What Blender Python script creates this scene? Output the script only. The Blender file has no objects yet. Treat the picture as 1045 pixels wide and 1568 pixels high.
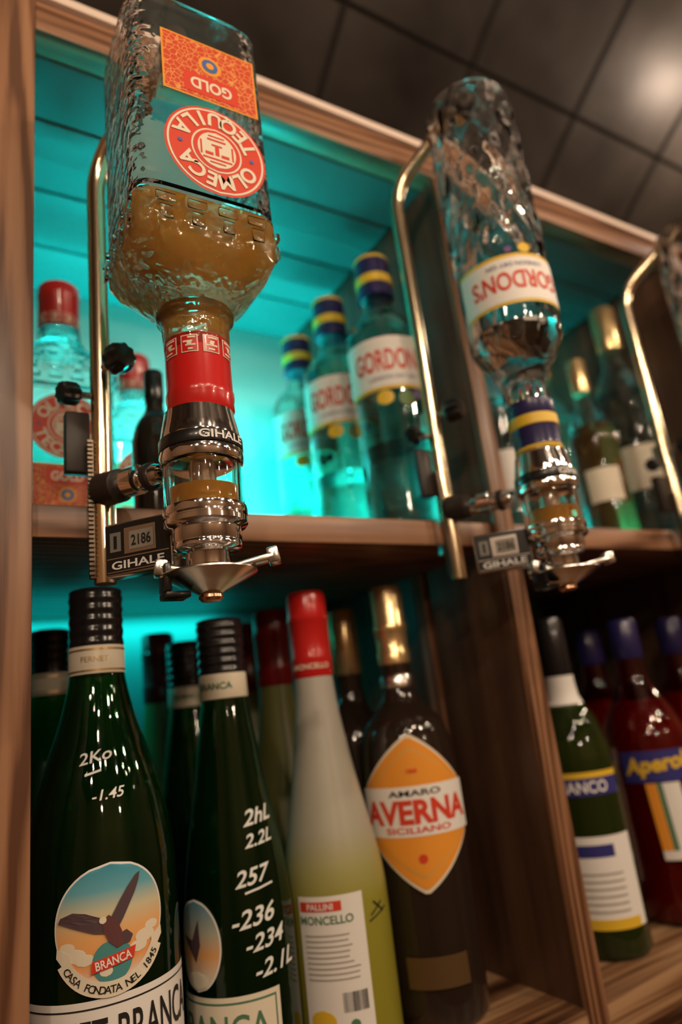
import bpy, bmesh, math, random
from mathutils import Matrix, Vector, geometry
random.seed(4)
Z0 = 1.45   # height of the lens above the floor
sc = bpy.context.scene
COL = sc.collection

# ------------------------------------------------------------------ materials
def nodes_of(m):
    m.use_nodes = True
    nt = m.node_tree
    return nt, nt.nodes["Principled BSDF"]

def mat(name, col, rough=.5, metal=0, trans=0, ior=1.45, coat=0, emis=None, estr=0, spec=None, sss=0):
    m = bpy.data.materials.new(name)
    nt, b = nodes_of(m)
    b.inputs["Base Color"].default_value = (*col, 1)
    b.inputs["Roughness"].default_value = rough
    b.inputs["Metallic"].default_value = metal
    b.inputs["Transmission Weight"].default_value = trans
    b.inputs["IOR"].default_value = ior
    b.inputs["Coat Weight"].default_value = coat
    b.inputs["Coat Roughness"].default_value = .08
    if emis:
        b.inputs["Emission Color"].default_value = (*emis, 1)
        b.inputs["Emission Strength"].default_value = estr
    return m

def add_bump(m, scale=60, strength=.3, dist=.002, stretch=(1,1,1), kind='NOISE', side_only=False, detail=2):
    nt, b = nodes_of(m)
    tc = nt.nodes.new("ShaderNodeTexCoord"); mp = nt.nodes.new("ShaderNodeMapping")
    mp.inputs["Scale"].default_value = stretch
    nt.links.new(tc.outputs["Object"], mp.inputs[0])
    if kind == 'NOISE':
        t = nt.nodes.new("ShaderNodeTexNoise"); t.inputs["Detail"].default_value = detail
        out = t.outputs["Fac"]
    else:
        t = nt.nodes.new("ShaderNodeTexVoronoi"); t.feature = 'F1'
        out = t.outputs["Distance"]
    t.inputs["Scale"].default_value = scale
    nt.links.new(mp.outputs[0], t.inputs["Vector"])
    bp = nt.nodes.new("ShaderNodeBump"); bp.inputs["Distance"].default_value = dist
    bp.inputs["Strength"].default_value = strength
    nt.links.new(out, bp.inputs["Height"])
    if side_only:   # hammered side walls and shoulder, clean front face
        sx = nt.nodes.new("ShaderNodeSeparateXYZ")
        nt.links.new(tc.outputs["Normal"], sx.inputs[0])
        ab = nt.nodes.new("ShaderNodeMath"); ab.operation = 'ABSOLUTE'
        nt.links.new(sx.outputs["X"], ab.inputs[0])
        sz = nt.nodes.new("ShaderNodeSeparateXYZ")
        nt.links.new(tc.outputs["Object"], sz.inputs[0])
        gr = nt.nodes.new("ShaderNodeMapRange"); gr.inputs[1].default_value=.195; gr.inputs[2].default_value=.212; gr.inputs[4].default_value=.55
        nt.links.new(sz.outputs["Z"], gr.inputs[0])
        mxx = nt.nodes.new("ShaderNodeMath"); mxx.operation='MAXIMUM'
        nt.links.new(ab.outputs[0], mxx.inputs[0]); nt.links.new(gr.outputs[0], mxx.inputs[1])
        ml = nt.nodes.new("ShaderNodeMath"); ml.operation = 'MULTIPLY'; ml.inputs[1].default_value = strength
        nt.links.new(mxx.outputs[0], ml.inputs[0])
        nt.links.new(ml.outputs[0], bp.inputs["Strength"])
    nt.links.new(bp.outputs[0], b.inputs["Normal"])
    return m

def wood(name, c1, c2, c3, stretch, scale=1.0, rough=.42, coat=.15, amp=.16, rings=34):
    m = bpy.data.materials.new(name)
    nt, b = nodes_of(m)
    tc = nt.nodes.new("ShaderNodeTexCoord"); mp = nt.nodes.new("ShaderNodeMapping")
    mp.inputs["Scale"].default_value = stretch
    nt.links.new(tc.outputs["Object"], mp.inputs[0])
    n1 = nt.nodes.new("ShaderNodeTexNoise"); n1.inputs["Scale"].default_value = 1.0*scale
    n1.inputs["Detail"].default_value = .5; n1.inputs["Distortion"].default_value = .1
    nt.links.new(mp.outputs[0], n1.inputs["Vector"])
    n2 = nt.nodes.new("ShaderNodeTexNoise"); n2.inputs["Scale"].default_value = 9.0*scale
    n2.inputs["Detail"].default_value = 3
    nt.links.new(mp.outputs[0], n2.inputs["Vector"])
    ml = nt.nodes.new("ShaderNodeMath"); ml.operation='MULTIPLY'; ml.inputs[1].default_value=rings
    nt.links.new(n1.outputs["Fac"], ml.inputs[0])
    sn = nt.nodes.new("ShaderNodeMath"); sn.operation='SINE'; nt.links.new(ml.outputs[0], sn.inputs[0])
    ma = nt.nodes.new("ShaderNodeMath"); ma.operation='MULTIPLY_ADD'; ma.inputs[1].default_value=amp
    nt.links.new(sn.outputs[0], ma.inputs[0]); nt.links.new(n2.outputs["Fac"], ma.inputs[2])
    cr = nt.nodes.new("ShaderNodeValToRGB"); e = cr.color_ramp.elements
    e[0].position = .25; e[0].color = (*c1, 1); e[1].position = .75; e[1].color = (*c3, 1)
    k = e.new(.5); k.color = (*c2, 1)
    nt.links.new(ma.outputs[0], cr.inputs[0])
    nt.links.new(cr.outputs[0], b.inputs["Base Color"])
    bp = nt.nodes.new("ShaderNodeBump"); bp.inputs["Distance"].default_value = .0004; bp.inputs["Strength"].default_value = .3
    nt.links.new(ma.outputs[0], bp.inputs["Height"]); nt.links.new(bp.outputs[0], b.inputs["Normal"])
    b.inputs["Roughness"].default_value = rough
    b.inputs["Coat Weight"].default_value = coat
    b.inputs["Coat Roughness"].default_value = .25
    return m

def zramp(name, stops, z0, z1, rough=.4, coat=0, trans=0):
    m = bpy.data.materials.new(name)
    nt, b = nodes_of(m)
    tc = nt.nodes.new("ShaderNodeTexCoord"); sx = nt.nodes.new("ShaderNodeSeparateXYZ")
    nt.links.new(tc.outputs["Object"], sx.inputs[0])
    mr = nt.nodes.new("ShaderNodeMapRange"); mr.inputs[1].default_value = z0; mr.inputs[2].default_value = z1
    nt.links.new(sx.outputs["Z"], mr.inputs[0])
    cr = nt.nodes.new("ShaderNodeValToRGB"); e = cr.color_ramp.elements
    e[0].position = stops[0][0]; e[0].color = (*stops[0][1], 1)
    e[1].position = stops[-1][0]; e[1].color = (*stops[-1][1], 1)
    for p, c in stops[1:-1]:
        q = e.new(p); q.color = (*c, 1)
    nt.links.new(mr.outputs[0], cr.inputs[0]); nt.links.new(cr.outputs[0], b.inputs["Base Color"])
    b.inputs["Roughness"].default_value = rough; b.inputs["Coat Weight"].default_value = coat
    b.inputs["Transmission Weight"].default_value = trans
    return m

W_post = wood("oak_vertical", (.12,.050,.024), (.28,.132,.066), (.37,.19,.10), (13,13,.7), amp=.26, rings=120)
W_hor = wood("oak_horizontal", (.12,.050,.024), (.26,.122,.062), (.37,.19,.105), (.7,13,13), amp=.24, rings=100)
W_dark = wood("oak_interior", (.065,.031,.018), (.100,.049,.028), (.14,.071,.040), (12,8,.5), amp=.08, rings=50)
W_zebra = wood("striped_oak", (.05,.020,.010), (.22,.105,.048), (.42,.25,.13), (.6,14,40), amp=.30, rings=20)
highlight_strip = mat("highlight_strip", (.92,.74,.64), .3)  # bright highlight along the rail top, put into a pale colour
led_tinted_panel = mat("back_panel_led_tint", (.40,.88,.88), .45)  # light panel with the LED's teal glow mixed into its colour
plaster = mat("warm_plaster", (.28,.17,.10), .8)
floor_m = wood("floor_boards", (.05,.025,.015), (.12,.06,.03), (.18,.09,.05), (2,20,20))
chrome = mat("chrome", (.95,.93,.92), .07, 1)
steel = mat("brushed_steel", (.75,.72,.68), .22, 1)
brass = mat("polished_brass", (1.0,.82,.56), .16, 1)
blackp = mat("black_plastic", (.012,.012,.013), .3, coat=.3)
darkrub = mat("dark_rubber", (.03,.022,.018), .45)
clearp = mat("clear_chamber", (.98,.96,.90), .04, trans=1, ior=1.35)
glass_clear = mat("clear_glass", (.97,.99,.985), .02, trans=1, ior=1.45)
glass_side = add_bump(mat("hammered_glass", (.985,.995,.99), .02, trans=1, ior=1.45), 65, 1.0, .007, side_only=True)
glass_cut = add_bump(mat("cut_glass", (.985,.995,.99), .02, trans=1, ior=1.48), 40, 1.0, .006, (1,1,.45), 'VORONOI')
glass_green = mat("green_glass", (.022,.21,.035), .03, trans=.96, ior=1.45)
glass_lgreen = add_bump(mat("pale_green_glass", (.82,.95,.90), .03, trans=1, ior=1.45), 30, .8, .006, (1,1,.5), 'VORONOI')
glass_olive = mat("olive_glass", (.07,.11,.02), .03, trans=.8, ior=1.45)
glass_dark = mat("dark_glass", (.04,.025,.018), .03, trans=.4, ior=1.45, coat=.5)
liq_black = mat("dark_liqueur", (.004,.004,.004), .08, coat=.3)
liq_clear = mat("clear_spirit", (.98,.99,.985), .0, trans=1, ior=1.36)
liq_red = mat("red_aperitif", (.38,.010,.005), .05, trans=.5, ior=1.36, coat=.3)
liq_yel = mat("yellow_liqueur", (.14,.13,.03), .2)
liq_brown = mat("brown_spirit", (.55,.26,.08), .03, trans=.85, ior=1.36)
frost = zramp("frosted_glass", [(0,(.34,.31,.025)),(.38,(.40,.37,.05)),(.47,(.47,.45,.18)),(.56,(.53,.51,.40)),(1,(.60,.57,.51))], 0, .32, .34, .25, .18)
cap_black = mat("black_cap", (.015,.014,.016), .22, coat=.5)
cap_red = mat("red_cap", (.62,.018,.016), .25, coat=.4)
cap_dred = mat("dark_red_cap", (.22,.008,.01), .3, coat=.4)
cap_gold = mat("gold_cap", (1.0,.74,.38), .24, .85)
cap_navy = mat("navy_cap", (.022,.018,.10), .3, coat=.4)
yellow = mat("yellow_print", (.85,.55,.04), .4)
cream = mat("cream_paper", (.86,.78,.62), .55)
white = mat("white_paper", (.92,.89,.85), .5)
redp = mat("red_print", (.74,.06,.025), .45)
orangep = mat("orange_print", (.92,.36,.04), .45)
blackink = mat("black_ink", (.02,.018,.016), .5)
greyink = mat("grey_ink", (.45,.42,.38), .6)
navyink = mat("navy_ink", (.04,.04,.22), .4)
greenink = mat("green_ink", (.09,.22,.12), .5)
blueink = mat("blue_ink", (.06,.16,.42), .5)
brownink = mat("brown_feathers", (.10,.06,.07), .6)
chalk = mat("white_marker", (.92,.94,.90), .6)
globe_m = mat("globe_teal", (.08,.30,.30), .5)
sky_m = zramp("sunset_print", [(0,(.85,.80,.70)),(.2,(.88,.38,.12)),(.42,(.90,.48,.18)),(.60,(.70,.64,.42)),(.78,(.15,.46,.56)),(1,(.05,.32,.46))], .127, .2, .4)
led_m = mat("led_strip", (0,0,0), .5, emis=(.03,1,.92), estr=8)

# golden spirit: pale clear liquid with a warm, slightly cloudy body colour
liq_amber = mat("amber_spirit", (1.0,.88,.66), .0, trans=1, ior=1.36)
nt, b = nodes_of(liq_amber)
bd = nt.nodes.new("ShaderNodeBsdfDiffuse"); bd.inputs[0].default_value=(1.0,.47,.07,1)
ms = nt.nodes.new("ShaderNodeMixShader"); ms.inputs[0].default_value=.42
nt.links.new(b.outputs[0], ms.inputs[1]); nt.links.new(bd.outputs[0], ms.inputs[2])
nt.links.new(ms.outputs[0], nt.nodes["Material Output"].inputs[0])

# translucent paper (back labels glow when lit from behind)
thin_paper = bpy.data.materials.new("thin_paper")
nt, b = nodes_of(thin_paper)
b.inputs["Base Color"].default_value=(.9,.88,.84,1); b.inputs["Roughness"].default_value=.6
tr = nt.nodes.new("ShaderNodeBsdfTranslucent"); tr.inputs[0].default_value=(.95,.85,.78,1)
ms = nt.nodes.new("ShaderNodeMixShader"); ms.inputs[0].default_value=.35
nt.links.new(b.outputs[0], ms.inputs[1]); nt.links.new(tr.outputs[0], ms.inputs[2])
nt.links.new(ms.outputs[0], nt.nodes["Material Output"].inputs[0])

orn = bpy.data.materials.new("ornament_print")
nt, b = nodes_of(orn)
tc = nt.nodes.new("ShaderNodeTexCoord"); v = nt.nodes.new("ShaderNodeTexVoronoi"); v.feature='DISTANCE_TO_EDGE'
v.inputs["Scale"].default_value = 230
nt.links.new(tc.outputs["Object"], v.inputs["Vector"])
cr = nt.nodes.new("ShaderNodeValToRGB"); cr.color_ramp.elements[0].position=.03; cr.color_ramp.elements[1].position=.07
cr.color_ramp.elements[0].color=(.85,.36,.09,1); cr.color_ramp.elements[1].color=(.66,.065,.02,1)
nt.links.new(v.outputs["Distance"], cr.inputs[0]); nt.links.new(cr.outputs[0], b.inputs["Base Color"]); b.inputs["Roughness"].default_value=.45

# ceiling: dark metal sheets
ceil_m = bpy.data.materials.new("dark_metal_sheets")
nt, b = nodes_of(ceil_m)
tc = nt.nodes.new("ShaderNodeTexCoord")
ns = nt.nodes.new("ShaderNodeTexNoise"); ns.inputs["Scale"].default_value=4; ns.inputs["Detail"].default_value=3
nt.links.new(tc.outputs["Object"], ns.inputs["Vector"])
cr = nt.nodes.new("ShaderNodeValToRGB"); cr.color_ramp.elements[0].position=.35; cr.color_ramp.elements[1].position=.7
cr.color_ramp.elements[0].color=(.05,.042,.038,1); cr.color_ramp.elements[1].color=(.14,.12,.108,1)
nt.links.new(ns.outputs["Fac"], cr.inputs[0]); nt.links.new(cr.outputs[0], b.inputs["Base Color"])
b.inputs["Metallic"].default_value=.8; b.inputs["Roughness"].default_value=.34
seam_m = mat("seam_metal", (.025,.020,.018), .4, .5)

# ------------------------------------------------------------------ mesh helpers
def empty(name, loc=(0,0,0), rz=0, flip=False):
    o = bpy.data.objects.new(name, None); COL.objects.link(o)
    M = Matrix.Translation((loc[0], loc[1], loc[2]+Z0)) @ Matrix.Rotation(rz, 4, 'Z')
    if flip: M = M @ Matrix.Rotation(math.pi, 4, 'Y')
    o.matrix_world = M
    o.empty_display_size = .02
    return o

def obj(name, bm, m, parent=None, smooth=True, ang=35):
    me = bpy.data.meshes.new(name)
    bm.to_mesh(me); bm.free()
    for p in me.polygons: p.use_smooth = smooth
    if smooth: me.set_sharp_from_angle(angle=math.radians(ang))
    me.materials.append(m)
    o = bpy.data.objects.new(name, me); COL.objects.link(o)
    if parent: o.parent = parent
    return o

def loft(levels, N=56, bm=None):
    """levels: (z, a, b, n) superellipse rings, closed with a fan at both ends"""
    bm = bm or bmesh.new()
    rings = []
    for (z, a, b_, n) in levels:
        r = []
        for i in range(N):
            t = 2*math.pi*i/N
            c, s = math.cos(t), math.sin(t)
            rr = (abs(c/max(a,1e-5))**n + abs(s/max(b_,1e-5))**n)**(-1/n)
            r.append(bm.verts.new((rr*c, rr*s, z)))
        rings.append(r)
    for A, B in zip(rings, rings[1:]):
        for i in range(N):
            bm.faces.new((A[i], A[(i+1)%N], B[(i+1)%N], B[i]))
    for r, z, rev in ((rings[0], levels[0][0], True), (rings[-1], levels[-1][0], False)):
        c = bm.verts.new((0,0,z))
        for i in range(N):
            f = (r[i], r[(i+1)%N], c)
            bm.faces.new(f[::-1] if rev else f)
    bmesh.ops.recalc_face_normals(bm, faces=bm.faces)
    return bm

def rnd(prof): return [(z, r, r, 2) for r, z in prof]

def spline(pts, k=5):
    out = []
    n = len(pts)
    for i in range(n-1):
        p0 = pts[max(i-1,0)]; p1 = pts[i]; p2 = pts[i+1]; p3 = pts[min(i+2,n-1)]
        for j in range(k):
            t = j/k
            out.append(tuple(.5*((2*b)+(-a+c)*t+(2*a-5*b+4*c-d)*t*t+(-a+3*b-3*c+d)*t**3) for a,b,c,d in zip(p0,p1,p2,p3)))
    out.append(tuple(pts[-1]))
    return out

def box(bm, x0,x1,y0,y1,z0,z1, bev=0):
    v = [bm.verts.new((x,y,z)) for x in (x0,x1) for y in (y0,y1) for z in (z0,z1)]
    fs = [(0,1,3,2),(4,6,7,5),(0,4,5,1),(2,3,7,6),(0,2,6,4),(1,5,7,3)]
    F = [bm.faces.new([v[i] for i in f]) for f in fs]
    if bev:
        es = list({e for f in F for e in f.edges})
        bmesh.ops.bevel(bm, geom=es, offset=bev, segments=2, affect='EDGES', profile=.5)

def boxo(name, dims, m, parent=None, bev=.0015):
    bm = bmesh.new(); box(bm, *dims, bev=bev)
    bmesh.ops.recalc_face_normals(bm, faces=bm.faces)
    return obj(name, bm, m, parent, ang=40)

def tube(name, p0, p1, r0, r1, m, parent, N=24, prof=None):
    p0, p1 = Vector(p0), Vector(p1); d = p1-p0; L = d.length
    lv = prof or [(r0*.8,0),(r0,.06),(r1,.94),(r1*.8,1)]
    bm = loft([(z*L, r, r, 2) for r, z in lv], N)
    M = Matrix.Translation(p0) @ d.to_track_quat('Z','Y').to_matrix().to_4x4()
    bmesh.ops.transform(bm, matrix=M, verts=bm.verts)
    return obj(name, bm, m, parent)

def cyl(R, a0=0):
    return lambda u, v, e: Vector(((R+e)*math.sin(a0+u/R), -(R+e)*math.cos(a0+u/R), v))
def plane(o, U, V):
    o, U, V = Vector(o), Vector(U).normalized(), Vector(V).normalized(); N = U.cross(V)
    return lambda u, v, e: o + U*u + V*v + N*e

def patch(name, bounds, v0, v1, mp, eps, m, parent, nu=20, nv=20):
    bm = bmesh.new(); rows = []
    for j in range(nv+1):
        v = v0+(v1-v0)*j/nv
        a, b_ = bounds(v)
        rows.append([bm.verts.new(mp(a+(b_-a)*i/nu, v, eps)) for i in range(nu+1)])
    for A, B in zip(rows, rows[1:]):
        for i in range(nu): bm.faces.new((A[i],A[i+1],B[i+1],B[i]))
    bmesh.ops.remove_doubles(bm, verts=bm.verts, dist=1e-6)
    return obj(name, bm, m, parent, smooth=True, ang=80)

def rect(name, u0, u1, v0, v1, mp, eps, m, parent): return patch(name, lambda v:(u0,u1), v0, v1, mp, eps, m, parent, 16, 2)
def disc(name, cu, cv, ru, rv, mp, eps, m, parent, n=28):
    def bd(v):
        t = max(0, 1-((v-cv)/rv)**2)**.5
        return (cu-ru*t, cu+ru*t)
    return patch(name, bd, cv-rv*.9999, cv+rv*.9999, mp, eps, m, parent, 16, n)

def flat(name, verts, faces, mp, eps, m, parent, cuts=0):
    bm = bmesh.new(); vs = [bm.verts.new((x,y,0)) for x,y in verts]
    for f in faces:
        try: bm.faces.new([vs[i] for i in f])
        except ValueError: pass
    bmesh.ops.triangulate(bm, faces=bm.faces)
    if cuts: bmesh.ops.subdivide_edges(bm, edges=bm.edges, cuts=cuts, use_grid_fill=True)
    for w in bm.verts: w.co = mp(w.co.x, w.co.y, eps)
    return obj(name, bm, m, parent, smooth=False)

def poly(name, pts, mp, eps, m, parent, cuts=2):
    return flat(name, pts, [list(t) for t in geometry.tessellate_polygon([[Vector((x,y,0)) for x,y in pts]])], mp, eps, m, parent, cuts)

_tc = {}
def tmesh(s, bold=.0):
    if (s,bold) in _tc: return _tc[(s,bold)]
    cu = bpy.data.curves.new("t", 'FONT'); cu.body = s; cu.size = 1; cu.offset = bold
    cu.resolution_u = 4
    o = bpy.data.objects.new("t", cu); COL.objects.link(o)
    dg = bpy.context.evaluated_depsgraph_get()
    me = bpy.data.meshes.new_from_object(o.evaluated_get(dg))
    V = [(v.co.x, v.co.y) for v in me.vertices]; F = [list(p.vertices) for p in me.polygons]
    bpy.data.objects.remove(o); bpy.data.meshes.remove(me); bpy.data.curves.remove(cu)
    _tc[(s,bold)] = (V,F); return V,F

def text(name, s, cu, cv, h, mp, eps, m, parent, sx=1, bold=.02, shear=0, cuts=0, rot=0, w=None):
    V,F = tmesh(s, bold)
    if not V: return
    x0=min(p[0] for p in V); x1=max(p[0] for p in V); y0=min(p[1] for p in V); y1=max(p[1] for p in V)
    k = h/(y1-y0)
    kx = w/(x1-x0) if w else k*sx
    c, s_ = math.cos(rot), math.sin(rot)
    P = []
    for x,y in V:
        yy=(y-(y0+y1)/2)*k; xx=(x-(x0+x1)/2)*kx+yy*shear
        P.append((cu+xx*c-yy*s_, cv+xx*s_+yy*c))
    return flat(name, P, F, mp, eps, m, parent, cuts)

def arc_text(name, s, cu, cv, R, h, a_mid, span, mp, eps, m, parent, inside=False, bold=.02):
    V_all, F_all = [], []
    n = len(s)
    for i, ch in enumerate(s):
        if ch == ' ': continue
        t = (i-(n-1)/2)/max(1,(n-1))*span
        a = a_mid + (t if inside else -t)
        V,F = tmesh(ch, bold)
        x0=min(p[0] for p in V); x1=max(p[0] for p in V)
        k = h/.72
        rot = a - math.pi/2 + (math.pi if inside else 0)
        c, s_ = math.cos(rot), math.sin(rot)
        ox, oy = cu+R*math.cos(a), cv+R*math.sin(a)
        base = len(V_all)
        for x,y in V:
            xx=(x-(x0+x1)/2)*k; yy=(y-.36)*k
            V_all.append((ox+xx*c-yy*s_, oy+xx*s_+yy*c))
        F_all += [[q+base for q in f] for f in F]
    return flat(name, V_all, F_all, mp, eps, m, parent)

# ------------------------------------------------------------------ bottles
def shell(levels, t=.003, N=56):
    inner = [(z+ (t if i==0 else 0), max(a-t,.002), max(b-t,.002), n) for i,(z,a,b,n) in enumerate(levels)]
    z0 = levels[0][0]
    inner = [(max(z, z0+t*1.5), a, b, n) for z,a,b,n in inner]
    return loft(list(levels)+inner[::-1], N)

def liquid(levels, z_lo, z_hi, t=.0028):
    out = []
    L = levels
    def at(z):
        for p,q in zip(L, L[1:]):
            if p[0] <= z <= q[0] and q[0] > p[0]:
                f=(z-p[0])/(q[0]-p[0]); return tuple(x+(y-x)*f for x,y in zip(p,q))
        return L[-1]
    zs = sorted({z_lo, z_hi, *[l[0] for l in L if z_lo < l[0] < z_hi]})
    for z in zs:
        _,a,b,n = at(z); out.append((z, a-t, b-t, n))
    return out

def ribbed(r, z0, z1, n=6, amp=.0005):
    out=[(r*.93,z0),(r,z0+.001)]
    k = n*6
    for i in range(k+1):
        t=i/k; out.append((r+amp*math.sin(t*n*2*math.pi), z0+.001+(z1-z0-.003)*t))
    out += [(r*.96,z1-.0008),(r*.85,z1)]
    return out

def round_bottle(name, loc, rz, prof, glass, liq=None, lz=None, flip=False, t=.0028, relief=None):
    e = empty(name, loc, rz, flip)
    r0 = prof[0][0]
    lv = rnd([(r0*.80,0),(r0*.93,.001),(r0*.99,.005)] + spline(prof,4))
    lv = [l for i,l in enumerate(lv) if i<3 or l[0]>.0055]
    bm = shell(lv, t, 144 if relief else 56)
    if relief:   # moulded criss-cross facets on the outer wall
        z0,z1,amp = relief
        for w in bm.verts:
            r = math.hypot(w.co.x, w.co.y); z = w.co.z
            if r > .0445 and z0 < z < z1:
                th = math.atan2(w.co.y, w.co.x)
                f = min(1,(z-z0)/.012,(z1-z)/.012)
                d = amp*f*(abs(math.sin(5*th+z*55))+abs(math.sin(5*th-z*55))-1.2)
                w.co.x *= (r+d)/r; w.co.y *= (r+d)/r
    obj("glass", bm, glass, e)
    if liq:
        obj("liquid", loft(liquid(lv, lz[0], lz[1], t*.93)), liq, e)
    return e

FP = [(.054,.006),(.054,.09),(.054,.181),(.0524,.203),(.0486,.225),(.0433,.248),(.036,.272),(.028,.296),(.0215,.325),(.0195,.349),(.0185,.360)]
def herb_bottle(loc, rz, detail=True):
    e = round_bottle("herbal_liqueur_bottle", loc, rz, FP, glass_green, liq_black, (.006,.216))
    obj("screw_cap", loft(rnd(ribbed(.0208,.350,.397,5,.0004))), cap_black, e)
    mpn = cyl(.0212)
    obj("neck_label", loft(rnd([(.0212,.329),(.0213,.330),(.0213,.350),(.0211,.3505)])), cream, e)
    for i,z in enumerate((.3315,.3475)):
        obj("neck_gold_line_%d"%i, loft(rnd([(.0212,z-.0009),(.0215,z-.0008),(.0215,z+.0008),(.0212,z+.0009)])), cap_gold, e)
    if detail:
        text("neck_text", "FERNET", -.004, .340, .0042, mpn, .0006, cap_gold, e, bold=0)
        m1 = cyl(.054)
        disc("label_border", 0,.1635,.0368,.0368, m1,.0004, white, e)
        disc("sunset_label", 0,.1635,.0355,.0355, m1,.0007, sky_m, e)
        for i,(a,b_,r) in enumerate([(-.023,.148,.007),(-.028,.153,.005),(.022,.151,.007),(.027,.156,.005),(-.017,.145,.006),(.017,.146,.006)]):
            disc("cloud_%d"%i, a,b_,r,r*.6, m1,.0009+.00003*i, cream, e, 8)
        disc("globe", 0,.1415,.0125,.0125, m1,.0012, globe_m, e, 16)
        disc("globe_land", -.004,.1365,.004,.003, m1,.0014, cream, e, 8)
        R=.034
        V=[];F=[]
        for i in range(25):
            a = math.radians(-152+ 124*i/24)
            for rr in (R-.0045,R+.0045): V.append((rr*math.cos(a), .160+rr*math.sin(a)))
            if i: k=2*i; F.append([k-2,k-1,k+1,k])
        flat("ribbon", V,F,m1,.0016,cream,e)
        for s_ in (-1,1):
            poly("ribbon_tail_%d"%(1 if s_<0 else 2), [(s_*.027,.138),(s_*.035,.148),(s_*.0345,.1535),(s_*.026,.149)], m1,.0015,cream,e,1)
        arc_text("ribbon_text","CASA FONDATA NEL 1845",0,.160,R,.0045,-math.pi/2,math.radians(108),m1,.0020,blackink,e,inside=True,bold=.01)
        poly("eagle_wing_1", [(-.002,.166),(-.008,.1685),(-.016,.172),(-.024,.1735),(-.032,.171),(-.0335,.168),(-.028,.166),(-.020,.163),(-.011,.1595),(-.003,.158)], m1,.0018,brownink,e)
        poly("eagle_wing_2", [(-.002,.163),(.000,.168),(.005,.176),(.010,.183),(.016,.1895),(.019,.191),(.018,.186),(.015,.179),(.0115,.173),(.007,.165),(.003,.159)], m1,.0018,brownink,e)
        poly("eagle_body", [(-.006,.166),(-.002,.169),(.003,.165),(.006,.158),(.007,.150),(.003,.1485),(-.002,.153),(-.005,.159)], m1,.0020,mat("eagle_dark",(.14,.05,.05),.6),e)
        poly("eagle_tail", [(.003,.156),(.009,.158),(.013,.154),(.011,.150),(.004,.150)], m1,.0019,brownink,e)
        disc("eagle_head",-.0055,.1665,.0022,.0022,m1,.0022,cream,e,8)
        poly("banner",[(-.013,.1365),(.013,.1405),(.0145,.1475),(-.0125,.1435)],m1,.0023,redp,e,2)
        text("banner_text","BRANCA",0.0005,.142,.0052,m1,.0027,white,e,rot=.14,w=.022)
        patch("lower_label_border", lambda v:(-.078,.078), .030,.1215, m1,.0004, white, e, 40, 3)
        patch("lower_label_line", lambda v:(-.077,.077), .1165,.1175, m1,.0007, blackink, e, 40, 1)
        text("lower_text","FERNET-BRANCA",.004,.100,.022,m1,.0009,blackink,e,w=.125,bold=.01,cuts=2)
        text("lower_text_small","FRATELLI BRANCA DISTILLERIE",.0,.078,.006,m1,.0009,blackink,e)
        def shm(u,v,eps):
            r=.054
            for (ra,za),(rb,zb) in zip(FP,FP[1:]):
                if za<=v<=zb: r=ra+(rb-ra)*(v-za)/(zb-za)
            return cyl(r)(u,v,eps)
        text("marker_1","2Ko",-.006,.269,.008,shm,.0012,chalk,e,shear=.3,rot=.15,sx=1.2,bold=.01)
        text("marker_2","-1.45",.001,.243,.007,shm,.0012,chalk,e,shear=.3,rot=.05,sx=1.1,bold=.01)
        poly("marker_3",[(-.014,.256),(-.003,.2585),(-.003,.2600),(-.014,.2575)],shm,.0012,chalk,e,1)
    return e

MP = [(.045,.006),(.045,.07),(.045,.122),(.0435,.145),(.0400,.176),(.0352,.204),(.0305,.230),(.027,.257),(.0228,.285),(.0205,.302),(.0195,.322),(.0185,.335)]
def mint_bottle(loc, rz, detail=True):
    e = round_bottle("mint_liqueur_bottle", loc, rz, MP, glass_green, liq_black, (.006,.165))
    obj("screw_cap", loft(rnd(ribbed(.0212,.322,.372,6,.0006))), cap_black, e)
    obj("neck_label", loft(rnd([(.0212,.301),(.0218,.302),(.0213,.322),(.021,.3225)])), cream, e)
    text("neck_text","BRANCA",0,.312,.006,cyl(.0218),.0005,greenink,e)
    if detail:
        m1 = cyl(.045)
        patch("lower_label", lambda v:(-.062,.045), .020,.083, m1,.0004, cream, e, 40, 3)
        patch("label_frame", lambda v:(-.0585,.0415), .025,.0795, m1,.0006, greenink, e, 40, 3)
        patch("label_inner", lambda v:(-.057,.040), .0265,.078, m1,.0008, cream, e, 40, 3)
        text("label_text","BRANCA",-.008,.062,.019,m1,.0011,greenink,e,w=.085,bold=.01,cuts=1)
        text("label_text_small","MENTA",-.008,.040,.012,m1,.0011,greenink,e)
        disc("oval_border",-.022,.118,.0235,.032,m1,.0004,white,e)
        disc("oval_label",-.022,.118,.0222,.0305,m1,.0007,zramp("sunset_print_small",[(0,(.8,.8,.7)),(.35,(.85,.42,.15)),(.6,(.5,.5,.4)),(1,(.08,.30,.42))],.09,.15),e)
        poly("oval_bird",[(-.038,.124),(-.026,.121),(-.018,.136),(-.017,.118),(-.022,.106),(-.027,.112)],m1,.0011,brownink,e,1)
        disc("oval_cloud",-.022,.094,.012,.006,m1,.0011,cream,e,8)
    return e

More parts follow.
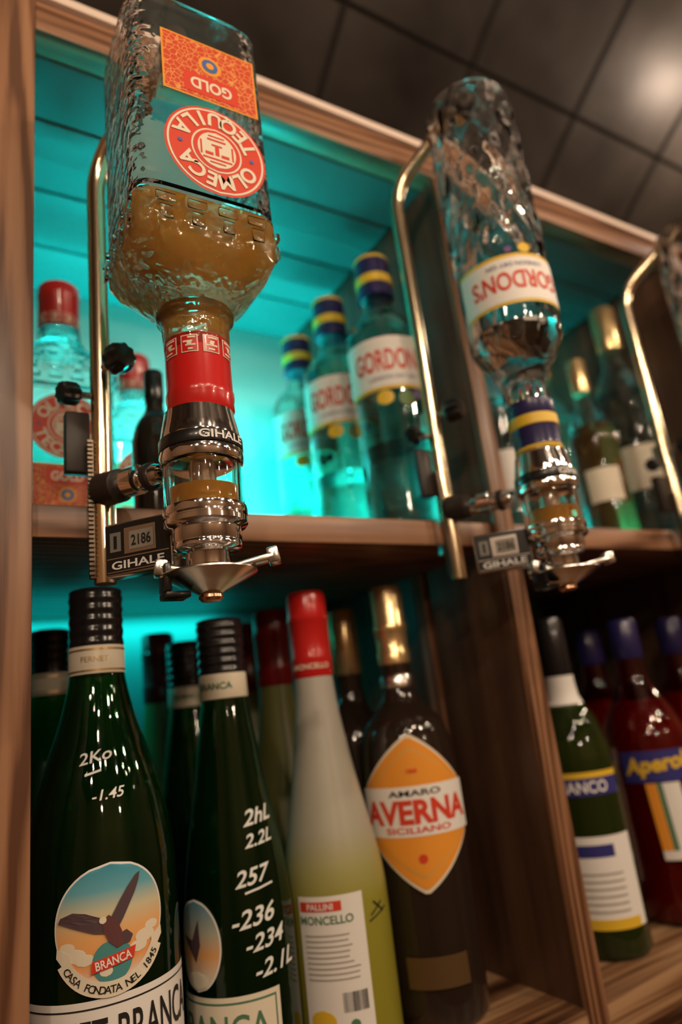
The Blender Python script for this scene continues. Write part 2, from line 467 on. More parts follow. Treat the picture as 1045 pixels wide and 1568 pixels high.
LP = [(.046,.006),(.046,.06),(.046,.115),(.0450,.138),(.0412,.1636),(.0305,.218),(.0217,.275),(.0185,.317),(.018,.33)]
def lemon_bottle(loc, rz, cap, detail=False, glass=None):
    e = round_bottle("frosted_lemon_liqueur_bottle", loc, rz, LP, glass or frost)
    obj("capsule", loft(rnd([(.0190,.312),(.0200,.314),(.0202,.33),(.0203,.331),(.0196,.333),(.0199,.365),(.0206,.366),(.0206,.371),(.0197,.372),(.0197,.390),(.018,.395),(.010,.396)])), cap, e)
    if detail:
        m1 = cyl(.046)
        text("capsule_text","LIMONCELLO",0,.322,.005,cyl(.0204),.0005,cream,e)
        rect("paper_label",-.029,.029,.012,.131,m1,.0005,white,e)
        rect("label_band",-.027,.010,.1195,.127,m1,.0008,redp,e)
        text("band_text","PALLINI",-.0085,.1232,.005,m1,.0011,white,e)
        text("label_title","MONCELLO",-.004,.113,.0065,m1,.0009,greenink,e)
        for i in range(9):
            w=.018+.005*random.random()
            rect("fine_print_%d"%i,-.024,-.024+w*2,.101-i*.004,.1022-i*.004,m1,.0009,greyink,e)
        for i in range(16):
            rect("barcode_%d"%i,.004+i*.0013,.004+i*.0013+.0003+.0006*random.random(),.046,.060,m1,.0009,blackink,e)
        disc("recycling_mark",.012,.037,.004,.004,m1,.0009,greenink,e,8)
        disc("lemon_print",-.014,.040,.011,.008,m1,.0009,yellow,e,10)
        for i,(p,q) in enumerate([((.036,.110),(.050,.118)),((.040,.120),(.052,.110)),((.034,.106),(.056,.1125))]):
            a=Vector(p);b_=Vector(q);n=(b_-a).orthogonal().normalized()*.0007
            poly("signature_%d"%i,[tuple(a-n),tuple(b_-n),tuple(b_+n),tuple(a+n)],m1,.0007,blackink,e,2)
    return e

AP = [(.045,.006),(.046,.08),(.048,.16),(.0485,.20),(.046,.235),(.040,.258),(.030,.270),(.021,.280),(.0165,.296),(.0155,.32),(.015,.33)]
def amaro_bottle(loc, rz):
    e = round_bottle("amaro_bottle", loc, rz, AP, glass_dark, liq_black, (.006,.25))
    obj("cap", loft(rnd([(.0150,.316),(.0172,.318),(.0176,.33),(.0165,.332),(.0170,.350),(.0178,.352),(.0178,.358),(.0168,.360),(.0172,.394),(.015,.399),(.008,.400)])), cap_gold, e)
    obj("neck_ring", loft(rnd([(.0165,.292),(.0185,.294),(.0185,.304),(.0165,.307)])), steel, e)
    m1 = cyl(.0487)
    c=.180
    def hexb(hw,ht,flat_):
        def f(v):
            d=abs(v-c)
            if d<flat_: return(-hw*(1-.02*d/flat_),hw*(1-.02*d/flat_))
            t=(d-flat_)/(ht-flat_); w=hw*.98*(1-t)+.006*(1-t**4)*t
            return(-w-.002,w+.002)
        return f
    patch("label_border",hexb(.056,.069,.022),c-.069,c+.069,m1,.0004,cream,e,40,40)
    patch("diamond_label",hexb(.0535,.0655,.022),c-.0655,c+.0655,m1,.0008,orangep,e,40,40)
    patch("label_line",hexb(.046,.056,.020),c-.056,c+.056,m1,.0011,mat("gold_line",(.75,.42,.12),.4),e,40,40)
    patch("label_inner",hexb(.0445,.054,.020),c-.054,c+.054,m1,.0013,orangep,e,40,40)
    patch("white_band",lambda v:(-.058,.058),c-.021,c+.0225,m1,.0016,white,e,40,4)
    text("label_text","AVERNA",0,c,.0215,m1,.0020,redp,e,w=.108,cuts=1,bold=.04)
    text("label_text_top","AMARO",0,c+.0165,.0055,m1,.0020,blackink,e,w=.050)
    text("label_text_bottom","SICILIANO",0,c-.0155,.0055,m1,.0020,redp,e,w=.062)
    text("label_since","1868",0,c+.036,.004,m1,.0020,redp,e)
    disc("medallion",0,c-.040,.004,.004,m1,.0018,redp,e,10)
    rect("base_label",-.03,.03,.035,.060,m1,-.0012,mat("foil_label",(.20,.12,.05),.4,.6),e)
    return e

GP = [(.044,.006),(.045,.03),(.045,.15),(.0455,.235),(.043,.250),(.036,.262),(.025,.272),(.020,.283),(.0185,.30),(.018,.315)]
def gin_bottle(loc, rz, flip=False, glass=None, prof=GP, h=.358, lab=(.165,.225), liq=(.006,.10), capz=None, rb=.0002, tw=.088, relief=None):
    e = round_bottle("gin_bottle", loc, rz, prof, glass or glass_lgreen, liq_clear, liq, flip, .0035, relief)
    zc = capz or (.300,.358)
    a,b_=zc; d=b_-a
    obj("screw_cap", loft(rnd([(.0195,a),(.0225,a+.001),(.0225,a+d*.28)]+ [(.0222,a+d*.29),(.022,b_-.002),(.019,b_)])), cap_navy, e)
    obj("cap_band", loft(rnd([(.0224,a+d*.30),(.0231,a+d*.31),(.0231,a+d*.50),(.0224,a+d*.51)])), yellow, e)
    obj("cap_band_top", loft(rnd([(.0221,b_-.006),(.0226,b_-.005),(.0215,b_-.001),(.018,b_+.0005)])), yellow, e)
    R = .0458+rb
    m1 = cyl(R); l0,l1=lab; hh=l1-l0
    patch("label_trim",lambda v:(-.062,.062),l0-.005,l0+.001,m1,.0003,yellow,e,40,3)
    patch("label_trim_top",lambda v:(-.062,.062),l1-.001,l1+(.004 if flip else .0015),m1,.0003,yellow if flip else redp,e,40,3)
    patch("paper_label",lambda v:(-.062,.062),l0-.001,l1+.001,m1,.0007,white,e,40,3)
    text("label_text","GORDON'S",0,(l0+l1)/2+.002,hh*.46,m1,.0012,redp,e,w=tw,cuts=1,bold=.02)
    text("label_text_small","LONDON DRY GIN",0,l0+hh*.15,.0045,m1,.0012,navyink,e,w=.055,bold=0)
    k=.6 if flip else 1
    disc("lemon_print_1",-.012,l0-.005-.010*k,.010*k,.009*k,m1,.0008,yellow,e,10)
    if not flip: disc("leaf_print",.012,l0-.018,.009,.010,m1,.0010,mat("leaf_print",(.16,.26,.10),.5),e,10)
    disc("berry_print",.004 if flip else .026,l0-.005-.008*k,.006*k,.006*k,m1,.0010,mat("berry_print",(.16,.06,.24),.5),e,8)
    return e

def tequila_bottle(loc, rz=0, flip=False, full=False, amber=True):
    e = empty("tequila_bottle", loc, rz, flip)
    hw, hd = .0522, .0465
    L = [(0,hw*.82,hd*.82,5),(.001,hw*.93,hd*.93,6),(.006,hw*.985,hd*.985,7),(.012,hw,hd,8),(.10,hw,hd,8),(.170,hw,hd,8),(.177,hw,hd,8),(.1785,hw-.002,hd-.002,8),(.1815,hw-.002,hd-.002,8),(.183,hw+.001,hd+.001,7),(.20,hw+.0015,hd+.0015,7),(.212,hw+.001,hd+.001,6),(.221,hw*.95,hd*.95,4.8),(.230,hw*.82,hd*.82,3.6),(.238,.0345,.0345,2.6),(.244,.0290,.0290,2.1),(.248,.0272,.0272,2),(.252,.0250,.0250,2),(.262,.0240,.0240,2),(.285,.0225,.0225,2),(.302,.0210,.0210,2)]
    obj("glass", shell(L, .0045, 96), glass_side, e)
    lz = (.180,.300) if flip else (.008,.15)
    obj("spirit", loft(liquid(L, lz[0], lz[1], .0042), 96), liq_amber if amber else liq_clear, e)
    bm = bmesh.new()
    for s_ in (-1,1):
        for i in range(4):
            u=-.033+i*.022
            box(bm, u-.007,u+.007, s_*(hd+.0020)-.0014, s_*(hd+.0020)+.0014, .188,.1945, .0009)
            box(bm, s_*(hw+.0020)-.0014, s_*(hw+.0020)+.0014, u-.007,u+.007, .188,.1945, .0009)
            box(bm, u-.0045,u+.0045, s_*(hd+.0020)-.0014, s_*(hd+.0020)+.0012, .198,.208, .0009)
            box(bm, s_*(hw+.0020)-.0014, s_*(hw+.0020)+.0012, u-.0045,u+.0045, .198,.208, .0009)
    bmesh.ops.recalc_face_normals(bm, faces=bm.faces)
    obj("relief_blocks", bm, glass_clear, e)
    obj("neck_bead", loft(rnd([(.024,.2465),(.0275,.2475),(.0282,.2495),(.0275,.2520),(.024,.2535)])), glass_clear, e)
    zt = .325 if flip else .330
    zc = .271
    obj("red_capsule", loft(rnd([(.0212,zc),(.0226,zc+.001),(.0228,zc+.003),(.0229,zt-.016),(.0236,zt-.014),(.0236,zt-.010),(.0230,zt-.008),(.0232,zt-.002),(.0220,zt)])), cap_red, e)
    mc = cyl(.0229, .25 if flip else 0)
    z1=zc+.009
    for i,u in enumerate((-.0225,-.0075,.0075,.0225)):
        rect("capsule_glyph_%d"%i,u-.0058,u+.0058,z1-.0055,z1+.0075,mc,.0004,cream,e)
        rect("capsule_glyph_in_%d"%i,u-.0051,u+.0051,z1-.0048,z1+.0068,mc,.0006,cap_red,e)
        for j in range(4):
            rect("capsule_glyph_bar_%d_%d"%(i,j),u-.0042+(j%2)*.002,u+.0042-((j+i)%3)*.0016,z1-.0040+j*.0029,z1-.0028+j*.0029,mc,.0008,cream,e)
        disc("capsule_glyph_dot_%d"%i,u,z1+.001,.0016,.0016,mc,.0010,cream,e,6)
    ox, oz = (-.007,.005) if flip else (0,0)
    mf = plane((ox,-hd-.0003,oz),(1,0,0),(0,0,1))
    mb = plane((0,hd+.0003,0),(-1,0,0),(0,0,1))
    rect("back_label",-.042,.042,.030,.174,mb,.0003,thin_paper,e)
    rect("square_label",-.0365,.0365,.034,.089,mf,.0003,orangep,e)
    rect("square_label_print",-.0350,.0350,.0355,.0875,mf,.0005,orn,e)
    rect("square_label_panel",-.021,.021,.0665,.0845,mf,.0007,redp,e)
    text("gold_text","GOLD",0,.0755,.0105,mf,.0009,cream,e,w=.032,bold=.03)
    disc("square_label_seal",0,.055,.0088,.0088,mf,.0007,orangep,e,16)
    disc("square_label_seal_in",0,.055,.0062,.0062,mf,.0009,blueink,e,16)
    disc("square_label_seal_core",0,.055,.003,.003,mf,.0011,orangep,e,10)
    c=.133; R=.0380
    disc("round_label",0,c,R,R,mf,.0003,redp,e,40)
    disc("round_label_line",0,c,R*.955,R*.955,mf,.0005,cream,e,40)
    disc("round_label_ring",0,c,R*.915,R*.915,mf,.0007,redp,e,40)
    disc("round_label_inner_line",0,c,R*.50,R*.50,mf,.0009,cream,e,30)
    disc("round_label_center",0,c,R*.465,R*.465,mf,.0011,redp,e,30)
    disc("mask",0,c,R*.38,R*.40,mf,.0013,cream,e,24)
    arc_text("brand_arc","OLMECA",0,c,R*.71,.0118,math.pi/2,math.radians(118),mf,.0012,cream,e,bold=.03)
    arc_text("type_arc","TEQUILA",0,c,R*.71,.0118,-math.pi/2,math.radians(132),mf,.0012,cream,e,inside=True,bold=.03)
    for s_ in (-1,1): disc("ring_dot_%d"%(1 if s_<0 else 2), s_*R*.71,c,.0017,.0017,mf,.0012,blueink,e,8)
    for i,(u0,u1,v0,v1) in enumerate([(-.011,.011,.0075,.009),(-.009,-.003,.003,.0055),(.003,.009,.003,.0055),(-.0015,.0015,-.003,.005),(-.004,.004,-.0045,-.003),(-.007,.007,-.009,-.0075),(-.006,.006,-.012,-.0108),(-.0125,-.0112,-.006,.006),(.0112,.0125,-.006,.006),(-.006,.006,.0108,.012)]):
        rect("mask_line_%d"%i,u0,u1,c+v0,c+v1,mf,.0015,redp,e)
    return e

# ------------------------------------------------------------------ shelf unit
unit = empty("bottle_display_cabinet")
SH=.168; LOW=-.283; F=.515; B=.90
slatm=mat("slat_dim_led_tint",(.07,.14,.14),.5)  # dim teal light under the top board, darkened into the colour
boxo("left_post",(-.03,.0597,.503,.530,-.45,.80),W_post,unit)
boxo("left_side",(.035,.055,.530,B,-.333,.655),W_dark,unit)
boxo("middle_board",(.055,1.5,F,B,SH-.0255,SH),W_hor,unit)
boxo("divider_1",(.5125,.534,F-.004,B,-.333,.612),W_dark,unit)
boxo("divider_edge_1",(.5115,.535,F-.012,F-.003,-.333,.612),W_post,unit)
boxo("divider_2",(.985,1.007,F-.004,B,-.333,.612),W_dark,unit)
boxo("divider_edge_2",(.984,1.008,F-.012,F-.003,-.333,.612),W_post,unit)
boxo("divider_batten",(.507,.513,.640,.662,-.283,.142),W_post,unit)
boxo("bottom_board",(.035,1.5,F-.008,B,LOW-.05,LOW),W_zebra,unit)
boxo("top_board",(.035,1.5,.53,B,.610,.632),slatm,unit)
boxo("top_rail",(.0597,1.5,.503,.530,.612,.646),W_hor,unit)
boxo("top_highlight_strip",(.0597,1.5,.497,.534,.646,.656),highlight_strip,unit)
boxo("back_panel_upper",(.035,1.5,B,B+.02,.150,.655),led_tinted_panel,unit)
boxo("back_panel_lower",(.035,1.5,B,B+.02,-.333,.150),mat("lower_panel_shade_tint",(.10,.22,.22),.5),unit)  # darker copy of the panel: the lower bay's shade is in the colour
bm=bmesh.new()
for x0,x1 in ((.056,.511),(.536,.983)):
    for i in range(3): box(bm,x0,x1,.60+i*.10,.65+i*.10,.6065,.611,.001)
bmesh.ops.recalc_face_normals(bm,faces=bm.faces)
obj("ceiling_slats",bm,slatm,unit)
boxo("led_strip_1",(.065,.505,.880,.890,SH+.0005,SH+.006),led_m,unit,0)
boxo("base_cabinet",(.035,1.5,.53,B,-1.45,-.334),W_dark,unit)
for i in range(3):
    boxo("cabinet_door_%d"%(i+1),(.045+i*.485,.515+i*.485,.505,.529,-1.38,-.345),W_post,unit)

# ------------------------------------------------------------------ room
def room(name, dims, m):
    d=list(dims); d[4]+=Z0; d[5]+=Z0
    return boxo(name,d,m,None,0)
room("wall_back",(-2,3.2,.95,1.0,-1.45,1.42),plaster)
room("wall_left",(-2.05,-2,-2.6,1.0,-1.45,1.42),plaster)
room("wall_right",(3.2,3.25,-2.6,1.0,-1.45,1.42),plaster)
room("wall_front",(-2,3.2,-2.65,-2.6,-1.45,1.42),plaster)
room("floor",(-2.05,3.25,-2.65,1.0,-1.5,-1.45),floor_m)
# vaulted ceiling of metal sheets: low at the back wall, rising in an arc toward the room
cpar = empty("ceiling")
def cz(y):
    t=min(1,max(0,(.98-y)/1.15)); return .80+.60*math.sin(t*math.pi/2)
bm=bmesh.new()
ys=[.98-i*.0385 for i in range(31)]+[-2.65]
xs=[-2.05+i*.265 for i in range(21)]
rows=[[bm.verts.new((x,y,cz(y))) for x in xs] for y in ys]
for A,B_ in zip(rows,rows[1:]):
    for i in range(len(xs)-1): bm.faces.new((A[i],A[i+1],B_[i+1],B_[i]))
obj("vault",bm,ceil_m,cpar)
bm=bmesh.new()
for x in [-1.9+i*.27 for i in range(19)]:
    for ya,yb in zip(ys,ys[1:]):
        v=[bm.verts.new(p) for p in ((x-.004,ya,cz(ya)-.004),(x+.004,ya,cz(ya)-.004),(x+.004,yb,cz(yb)-.004),(x-.004,yb,cz(yb)-.004))]
        bm.faces.new(v)
for k in (9,20,29):
    y=ys[k]; box(bm,-2.05,3.25,y-.0022,y+.0022,cz(y)-.005,cz(y)+.004)
obj("seams",bm,seam_m,cpar)

# ------------------------------------------------------------------ bottles on shelves
e=herb_bottle((.116,.575,LOW),math.radians(-5))
herb_bottle((.112,.790,LOW),math.radians(-5),False)
e=mint_bottle((.2305,.600,LOW),math.radians(-42))
def mshm(u,v,eps):
    r=.045
    for (ra,za),(rb,zb) in zip(MP,MP[1:]):
        if za<=v<=zb: r=ra+(rb-ra)*(v-za)/(zb-za)
    return cyl(r,math.radians(42))(u,v,eps)
for i,(s,u,v,h) in enumerate([("2hL",.010,.205,.012),("2.2L",.008,.188,.010),("257",-.002,.162,.012),("-236",-.004,.134,.013),("-234",.004,.117,.012),("-2.1L",.012,.099,.012)]):
    text("tally_%d"%i,s,u,v,h,mshm,.0012,chalk,e,shear=.4,rot=.10,sx=1.1,bold=.015,cuts=0)
poly("tally_rule",[(-.010,.150),(.014,.1535),(.014,.155),(-.010,.1515)],mshm,.0012,chalk,e,1)
mint_bottle((.249,.757,LOW),math.radians(-20),False)
lemon_bottle((.324,.600,LOW),math.radians(-37),cap_red,True)
frost_d = mat("olive_frosted_glass",(.16,.16,.05),.35,coat=.25)
lemon_bottle((.332,.705,LOW),0,cap_dred,glass=frost_d)
lemon_bottle((.338,.802,LOW),0,cap_dred,glass=frost_d)
lemon_bottle((.245,.851,LOW),0,cap_dred,glass=frost_d)
e=round_bottle("amaro_bottle",(.4256,.703,LOW),0,AP,glass_dark,liq_black,(.006,.25))
obj("cap",loft(rnd([(.016,.316),(.0172,.318),(.0172,.388),(.015,.392)])),cap_gold,e)
amaro_bottle((.4225,.600,LOW),math.radians(-33))

# right lower bay
WP=[(.042,.006),(.042,.17),(.041,.20),(.032,.235),(.018,.262),(.0155,.29),(.0150,.325)]
def wine(loc,rz,glass,liq,cap,labs,name):
    e=round_bottle(name,loc,rz,WP,glass,liq,(.006,.215))
    obj("capsule",loft(rnd([(.0165,.285),(.0172,.287),(.0172,.348),(.015,.353)])),cap,e)
    m1=cyl(.042)
    for i,(u0,u1,v0,v1,m) in enumerate(labs): rect("label_%d"%i,u0,u1,v0,v1,m1,.0004+.0003*i,m,e)
    return e
m1=cyl(.042)
e=wine((.640,.580,LOW),math.radians(-45),glass_olive,liq_yel,cap_black,[(-.045,.045,.158,.178,navyink),(-.045,.045,.176,.182,yellow),(-.045,.045,.03,.118,white),(-.030,.020,.098,.110,navyink),(-.030,.035,.030,.040,yellow)],"vermouth_bottle")
text("label_text","BIANCO",0,.167,.012,m1,.0012,white,e,w=.055,cuts=1)
obj("neck_label",loft(rnd([(.0235,.2500),(.0185,.262),(.0172,.275),(.0168,.285)])),white,e)
for i in range(6): rect("fine_print_%d"%i,-.03,.025,.046+i*.007,.048+i*.007,m1,.0016,greyink,e)
e=wine((.725,.690,LOW),math.radians(-48),glass_clear,liq_clear,cap_navy,[(-.04,.04,.03,.19,white),(-.02,.02,.09,.115,yellow),(-.015,.015,.135,.165,navyink)],"vermouth_bottle")
RP=[(.048,.006),(.049,.14),(.049,.185),(.046,.21),(.034,.24),(.020,.265),(.0165,.29),(.016,.315)]
glass_rt=mat("red_tinted_glass",(.70,.09,.06),.03,trans=1,coat=.3)
def aperitif(loc,rz):
    e=round_bottle("red_aperitif_bottle",loc,rz,RP,glass_rt,liq_red,(.006,.245))
    obj("cap",loft(rnd([(.0175,.296),(.0185,.298),(.0185,.342),(.016,.346)])),cap_navy,e)
    m1=cyl(.0492)
    rect("blue_label",-.040,.040,.153,.188,m1,.0006,navyink,e)
    text("brand_text","Aperol",0,.171,.024,m1,.0012,yellow,e,w=.070,cuts=1,shear=.2,rot=.08,bold=.04)
    patch("paper_strip",lambda v:(-.016+(.15-v)*.05,.022+(.15-v)*.05),.070,.152,m1,.0009,white,e)
    patch("orange_strip",lambda v:(-.016+(.15-v)*.05,-.004+(.15-v)*.05),.080,.152,m1,.0012,orangep,e)
    patch("green_strip",lambda v:(-.004+(.15-v)*.05,.002+(.15-v)*.05),.080,.152,m1,.0012,greenink,e)
    return e
aperitif((.775,.580,LOW),math.radians(-50))
aperitif((.905,.600,LOW),math.radians(-50))
aperitif((.850,.700,LOW),math.radians(-50))

# upper left bay
e=tequila_bottle((.1055,.680,SH),0,amber=False); e.scale=(.91,.91,.90)
e=tequila_bottle((.212,.790,SH),0,amber=True); e.scale=(.88,.88,.88)
e=wine((.180,.600,SH),0,glass_dark,liq_brown,cap_black,[],"whisky_bottle"); e.scale=(.55,.55,.48)
gin_bottle((.445,.567,SH),math.radians(-30)).scale=(.96,.96,.965)
gin_bottle((.437,.662,SH),math.radians(-30)).scale=(.96,.96,.965)
gin_bottle((.440,.762,SH),math.radians(-25)).scale=(.96,.96,.965)
# upper right bay
def whisky(loc,rz,cap,lm,s=1,liq=liq_brown,name="whisky_bottle"):
    e=wine(loc,rz,glass_clear,liq,cap,[(-.03,.03,.07,.13,lm)],name)
    e.scale=(s,s,s); return e
whisky((.640,.600,SH),math.radians(-40),cap_black,white,.9,liq_clear,"rum_bottle")
whisky((.725,.640,SH),math.radians(-40),cap_red,cream,.95,liq_clear,"rum_bottle")
whisky((.815,.585,SH),math.radians(-50),cap_gold,cream,.80)
whisky((.918,.590,SH),math.radians(-50),cap_gold,cream,1.12,liq_clear,"rum_bottle")
whisky((.690,.740,SH),math.radians(-40),cap_red,white,.95,liq_clear,"rum_bottle")
whisky((.800,.710,SH),math.radians(-40),cap_navy,white,1.05,liq_clear,"rum_bottle")
whisky((.900,.720,SH),math.radians(-40),cap_gold,white,1.15,liq_clear,"rum_bottle")

# ------------------------------------------------------------------ optic dispensers
def dispenser(x, y, ztop, box_=True):
    e = empty("bottle_optic_dispenser",(x,y,0))
    def D(prof): return loft(rnd([(r, .0735+(z-.0735)*.90) for r,z in prof]))
    dz=lambda z: .0735+(z-.0735)*.90
    obj("neck_cone",D([(.0215,.2185),(.0238,.2165),(.0243,.213),(.0260,.204),(.0272,.196),(.0272,.1945)]),chrome,e)
    obj("name_band",D([(.0268,.1945),(.0282,.1940),(.0284,.1935),(.0284,.1855),(.0282,.1850),(.0268,.1845)]),blackp,e)
    text("band_text","GIHALE",0,dz(.1895),.0058,cyl(.0285,math.radians(12)),.0006,white,e,w=.034,bold=.02)
    obj("upper_ring",D([(.0268,.1845),(.0280,.1840),(.0283,.182),(.0283,.178),(.0276,.1755),(.0262,.1745)]),chrome,e)
    obj("measuring_chamber",D([(.0262,.1750),(.0264,.174),(.0264,.144),(.0262,.1415),(.0225,.1415),(.0225,.1750)]),clearp,e)
    obj("chamber_core",D([(.009,.1745),(.009,.160),(.012,.158),(.0125,.150),(.010,.148),(.010,.1415)]),steel,e)
    obj("chamber_spirit",D([(.0222,.1420),(.0222,.1560)]),liq_amber,e)
    obj("lower_rings",D([(.0262,.1420),(.0278,.1410),(.0282,.138),(.0278,.1350),(.0262,.1340),(.0262,.1330),(.0276,.1320),(.0276,.1285),(.0262,.1265),(.0235,.1255),(.0228,.1245),(.0228,.1165),(.0222,.1155),(.0222,.1145),(.0226,.1135),(.0224,.1110),(.0200,.1090),(.0150,.1080),(.0145,.107),(.0145,.0985),(.0160,.0970),(.0155,.0955),(.0100,.0950)]),chrome,e)
    obj("drip_cone",D([(.0150,.0965),(.0280,.0945),(.0310,.0935),(.0312,.0925),(.0290,.0910),(.0190,.0850),(.0100,.0800),(.0070,.0780),(.0065,.0745),(.0050,.0740)]),steel,e)
    obj("spout",D([(.0062,.078),(.0078,.0775),(.0080,.0755),(.0062,.0735),(.004,.0733)]),mat("copper_tip",(.75,.42,.25),.25,1),e)
    for s_,L,nm in ((1,.044,"lever_right"),(-1,.032,"lever_left")):
        bm=bmesh.new()
        box(bm,.008,L,-.0065,.0065,-.0022,.0022,.001)
        box(bm,L-.005,L+.003,-.0065,.0065,-.005,.006,.0015)
        ang = math.radians(-28) if s_>0 else math.radians(165)
        bmesh.ops.transform(bm,matrix=Matrix.Translation((0,0,.0905))@Matrix.Rotation(ang,4,'Z')@Matrix.Rotation(math.radians(-10) ,4,'Y'),verts=bm.verts)
        bmesh.ops.recalc_face_normals(bm,faces=bm.faces)
        obj(nm,bm,steel,e)
    bm=bmesh.new(); box(bm,-.030,-.014,-.004,.012,.076,.080,.001); box(bm,-.030,-.026,-.004,.012,.080,.098,.001)
    obj("trip_bracket",bm,blackp,e)
    rx,ry=-.046,.089
    tube("arm",(rx+.006,ry-.012,.173),(-.020,.026,.168),.0085,.0085,chrome,e)
    tube("arm_collar",(-.036,.055,.171),(-.030,.044,.170),.0108,.0108,chrome,e)
    tube("arm_ring",(-.026,.038,.169),(-.0235,.033,.169),.0100,.0100,darkrub,e)
    tube("arm_boss",(rx-.001,ry-.002,.175),(rx+.0085,ry-.022,.173),.0130,.0125,darkrub,e)
    a=math.radians(-47); U=Vector((math.cos(a),math.sin(a),0)); Nn=Vector((math.sin(a),-math.cos(a),0))
    ctr=Vector((-.031,.039,.119))
    bm=bmesh.new(); box(bm,-.026,.026,-.007,.007,-.0185,.0185,.0015)
    bmesh.ops.transform(bm,matrix=Matrix.Translation(ctr)@Matrix.Rotation(a,4,'Z'),verts=bm.verts)
    bmesh.ops.recalc_face_normals(bm,faces=bm.faces)
    obj("counter_housing",bm,steel,e)
    mpf=plane(ctr+Nn*.0072,U,(0,0,1))
    rect("counter_face",-.0245,.0245,-.017,.017,mpf,.0002,blackp,e)
    rect("counter_frame",-.010,.014,-.0045,.0135,mpf,.0006,steel,e)
    rect("counter_window",-.006,.0125,-.002,.0105,mpf,.0009,mat("window_beige",(.30,.27,.22),.4),e)
    text("counter_digits","2186",.0032,.004,.0075,mpf,.0012,blackink,e,w=.015)
    rect("counter_side_window",-.021,-.0125,-.002,.0115,mpf,.0006,mat("grey_plate",(.22,.21,.19),.4),e)
    rect("counter_side_mark",-.018,-.0155,.0,.009,mpf,.0009,blackp,e)
    rect("name_plate_line",-.0235,.0235,-.0070,-.0062,mpf,.0006,steel,e)
    text("name_plate_text","GIHALE",0,-.0115,.0056,mpf,.0006,white,e,w=.040,bold=.02)
    rect("name_plate_line_low",-.0235,.0235,-.0162,-.0155,mpf,.0006,steel,e)
    # hanger rod: upright, rounded corner, then rising forward over the upturned base
    cu=bpy.data.curves.new("rod",'CURVE'); cu.dimensions='3D'; cu.bevel_depth=.0078; cu.bevel_resolution=6; cu.use_fill_caps=True
    A=Vector((rx,ry,.104)); C=Vector((rx,ry,ztop-.055)); E=Vector((0,0,ztop+.016))
    d1=(A-C).normalized(); d2=(E-C).normalized(); rr=.030
    pts=[A, A.lerp(C,.5)]
    P0=C+d1*rr; P2=C+d2*rr
    for i in range(9):
        t=i/8; pts.append(P0*(1-t)**2+C*2*t*(1-t)+P2*t*t)
    pts.append(E)
    sp=cu.splines.new('POLY'); sp.points.add(len(pts)-1)
    for p,q in zip(sp.points,pts): p.co=(*q,1)
    ro=bpy.data.objects.new("t",cu); COL.objects.link(ro)
    me=bpy.data.meshes.new_from_object(ro.evaluated_get(bpy.context.evaluated_depsgraph_get()))
    bpy.data.objects.remove(ro)
    bm=bmesh.new(); bm.from_mesh(me); obj("hanger_rod",bm,brass,e)
    tube("base_pad",(0,0,ztop+.0005),(0,0,ztop+.020),.014,.010,darkrub,e)
    bm=bmesh.new()
    box(bm,rx-.0105,rx-.0070,ry-.003,ry+.003,.108,.215)
    for i in range(31): box(bm,rx-.0118,rx-.0080,ry-.0055,ry-.0025,.110+i*.0034,.1118+i*.0034)
    obj("toothed_rack",bm,mat("rack_metal",(.25,.2,.15),.4,1),e)
    def knob(nm,p,q,r):
        tube(nm+"_screw",p,(Vector(p)+Vector(q))/2,.003,.003,steel,e)
        d=Vector(q)-Vector(p); L=d.length
        bm=bmesh.new(); N=48; rings=[]
        for z,rr in ((.35,.45),(.42,.8),(.55,1),(.85,1),(.97,.85),(1,.5)):
            rings.append([bm.verts.new((rr*r*(1+.09*math.cos(8*t_))*math.cos(t_),rr*r*(1+.09*math.cos(8*t_))*math.sin(t_),z*L)) for t_ in [2*math.pi*i/N for i in range(N)]])
        for A_,B_ in zip(rings,rings[1:]):
            for i in range(N): bm.faces.new((A_[i],A_[(i+1)%N],B_[(i+1)%N],B_[i]))
        bm.faces.new(rings[-1]); bm.faces.new(rings[0][::-1])
        bmesh.ops.transform(bm,matrix=Matrix.Translation(p)@d.to_track_quat('Z','Y').to_matrix().to_4x4(),verts=bm.verts)
        obj(nm,bm,blackp,e)
    knob("height_knob",(rx,ry-.004,.275),(rx+.012,ry-.034,.275),.0110)
    bm=bmesh.new(); box(bm,rx-.026,rx-.008,ry+.002,ry+.0135,.190,.240,.002)
    obj("clamp_block",bm,darkrub,e)
    knob("clamp_knob",(rx-.006,ry+.012,.259),(rx-.030,ry+.004,.255),.009)
    bm=bmesh.new(); box(bm,rx-.006,rx+.006,ry-.001,ry+.0135,.255,.285,.0015); box(bm,rx-.010,rx+.010,ry+.002,ry+.0135,.130,.168,.0015)
    obj("shelf_bracket",bm,steel,e)
    return e

dispenser(.154,.411,.528)
tequila_bottle((.156,.411,.528),0,flip=True)
GP2=[(.044,.006),(.046,.025),(.046,.045),(.046,.07),(.046,.095),(.046,.12),(.046,.145),(.046,.17),(.046,.195),(.0458,.22),(.0455,.285),(.043,.300),(.036,.314),(.026,.327),(.0205,.345),(.0195,.385),(.019,.408)]
dispenser(.489,.411,.617)
gin_bottle((.489,.411,.617),math.radians(-32),True,glass_cut,GP2,.40,(.228,.272),(.290,.400),(.362,.4145),tw=.092,relief=(.02,.215,.0022))
dispenser(.886,.411,.575)
gin_bottle((.886,.411,.575),math.radians(-55),True,glass_cut,[(r,z*.9) for r,z in GP2],.343,(.20,.245),(.265,.355),(.325,.3720),relief=(.02,.185,.0022))

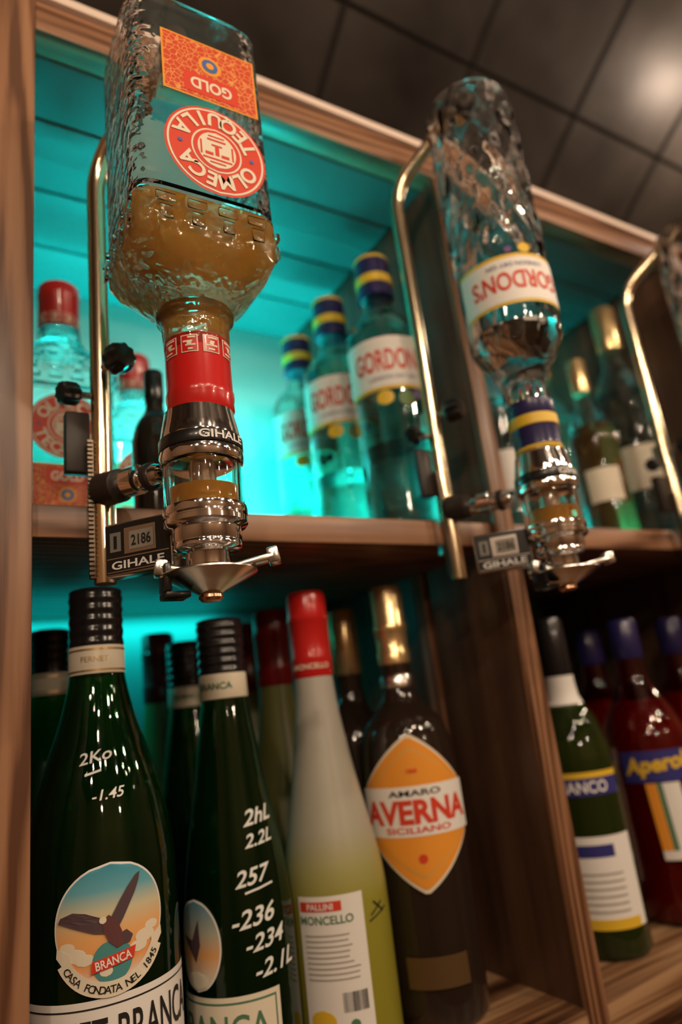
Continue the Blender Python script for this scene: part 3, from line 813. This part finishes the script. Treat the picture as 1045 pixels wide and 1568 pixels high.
# ------------------------------------------------------------------ lights
def area(name,loc,rot,sx,sy,p,col):
    l=bpy.data.lights.new(name,'AREA'); l.shape='RECTANGLE'; l.size=sx; l.size_y=sy; l.energy=p; l.color=col
    o=bpy.data.objects.new(name,l); COL.objects.link(o); o.location=(loc[0],loc[1],loc[2]+Z0); o.rotation_euler=rot; return o
def bulb(name,loc,p,col,r=.03):
    l=bpy.data.lights.new(name,'POINT'); l.energy=p; l.color=col; l.shadow_soft_size=r
    o=bpy.data.objects.new(name,l); COL.objects.link(o); o.location=(loc[0],loc[1],loc[2]+Z0); return o
TEAL=(.01,1,.94)
area("led_light_upper",(.285,.862,SH+.012),(math.radians(150),0,0),.44,.012,8,TEAL)
area("led_light_lower",(.20,.872,SH-.030),(math.radians(20),0,0),.28,.012,.30,TEAL)
area("led_light_right",(.76,.862,SH+.012),(math.radians(150),0,0),.42,.012,2.0,TEAL)
W1=(1,.77,.55)
for i,(x,y,z,p) in enumerate([(-.55,-.75,.75,11),(-.1,-.95,.95,8),(.35,-.7,.95,11),(.85,-.85,.85,11),(1.45,-.45,.9,13),(-.2,-1.8,.8,12),(1.2,-1.9,.8,12),(2.2,.1,.8,10)]):
    bulb("pendant_bulb",(x,y,z),p,W1,.022)
for i in range(10):
    bulb("string_bulb",(-.6+i*.26,-.35-.12*(i%2),.62+.05*(i%3)),1.5,W1,.010)
bulb("ceiling_bulb",(1.50,.36,.95),1.3,(1,.86,.72),.03)
w=bpy.data.worlds.new("world"); sc.world=w; w.use_nodes=True
w.node_tree.nodes["Background"].inputs[0].default_value=(.9,.75,.6,1); w.node_tree.nodes["Background"].inputs[1].default_value=.05

# ------------------------------------------------------------------ camera
R=Vector((.8568,-.5018,-.1188)); Fd=Vector((.5142,.8131,.2724)).normalized()
R=(R-Fd*R.dot(Fd)).normalized(); U=R.cross(Fd)
cd=bpy.data.cameras.new("camera"); co=bpy.data.objects.new("camera",cd); COL.objects.link(co)
Mx=Matrix((( R.x,U.x,-Fd.x,0),(R.y,U.y,-Fd.y,0),(R.z,U.z,-Fd.z,Z0),(0,0,0,1)))
co.matrix_world=Mx
cd.sensor_fit='VERTICAL'; cd.sensor_height=36; cd.sensor_width=24; cd.lens=23.8
cd.clip_start=.01
cd.dof.use_dof=True; cd.dof.focus_distance=.440; cd.dof.aperture_fstop=2.8
sc.camera=co
sc.view_settings.view_transform='Standard'
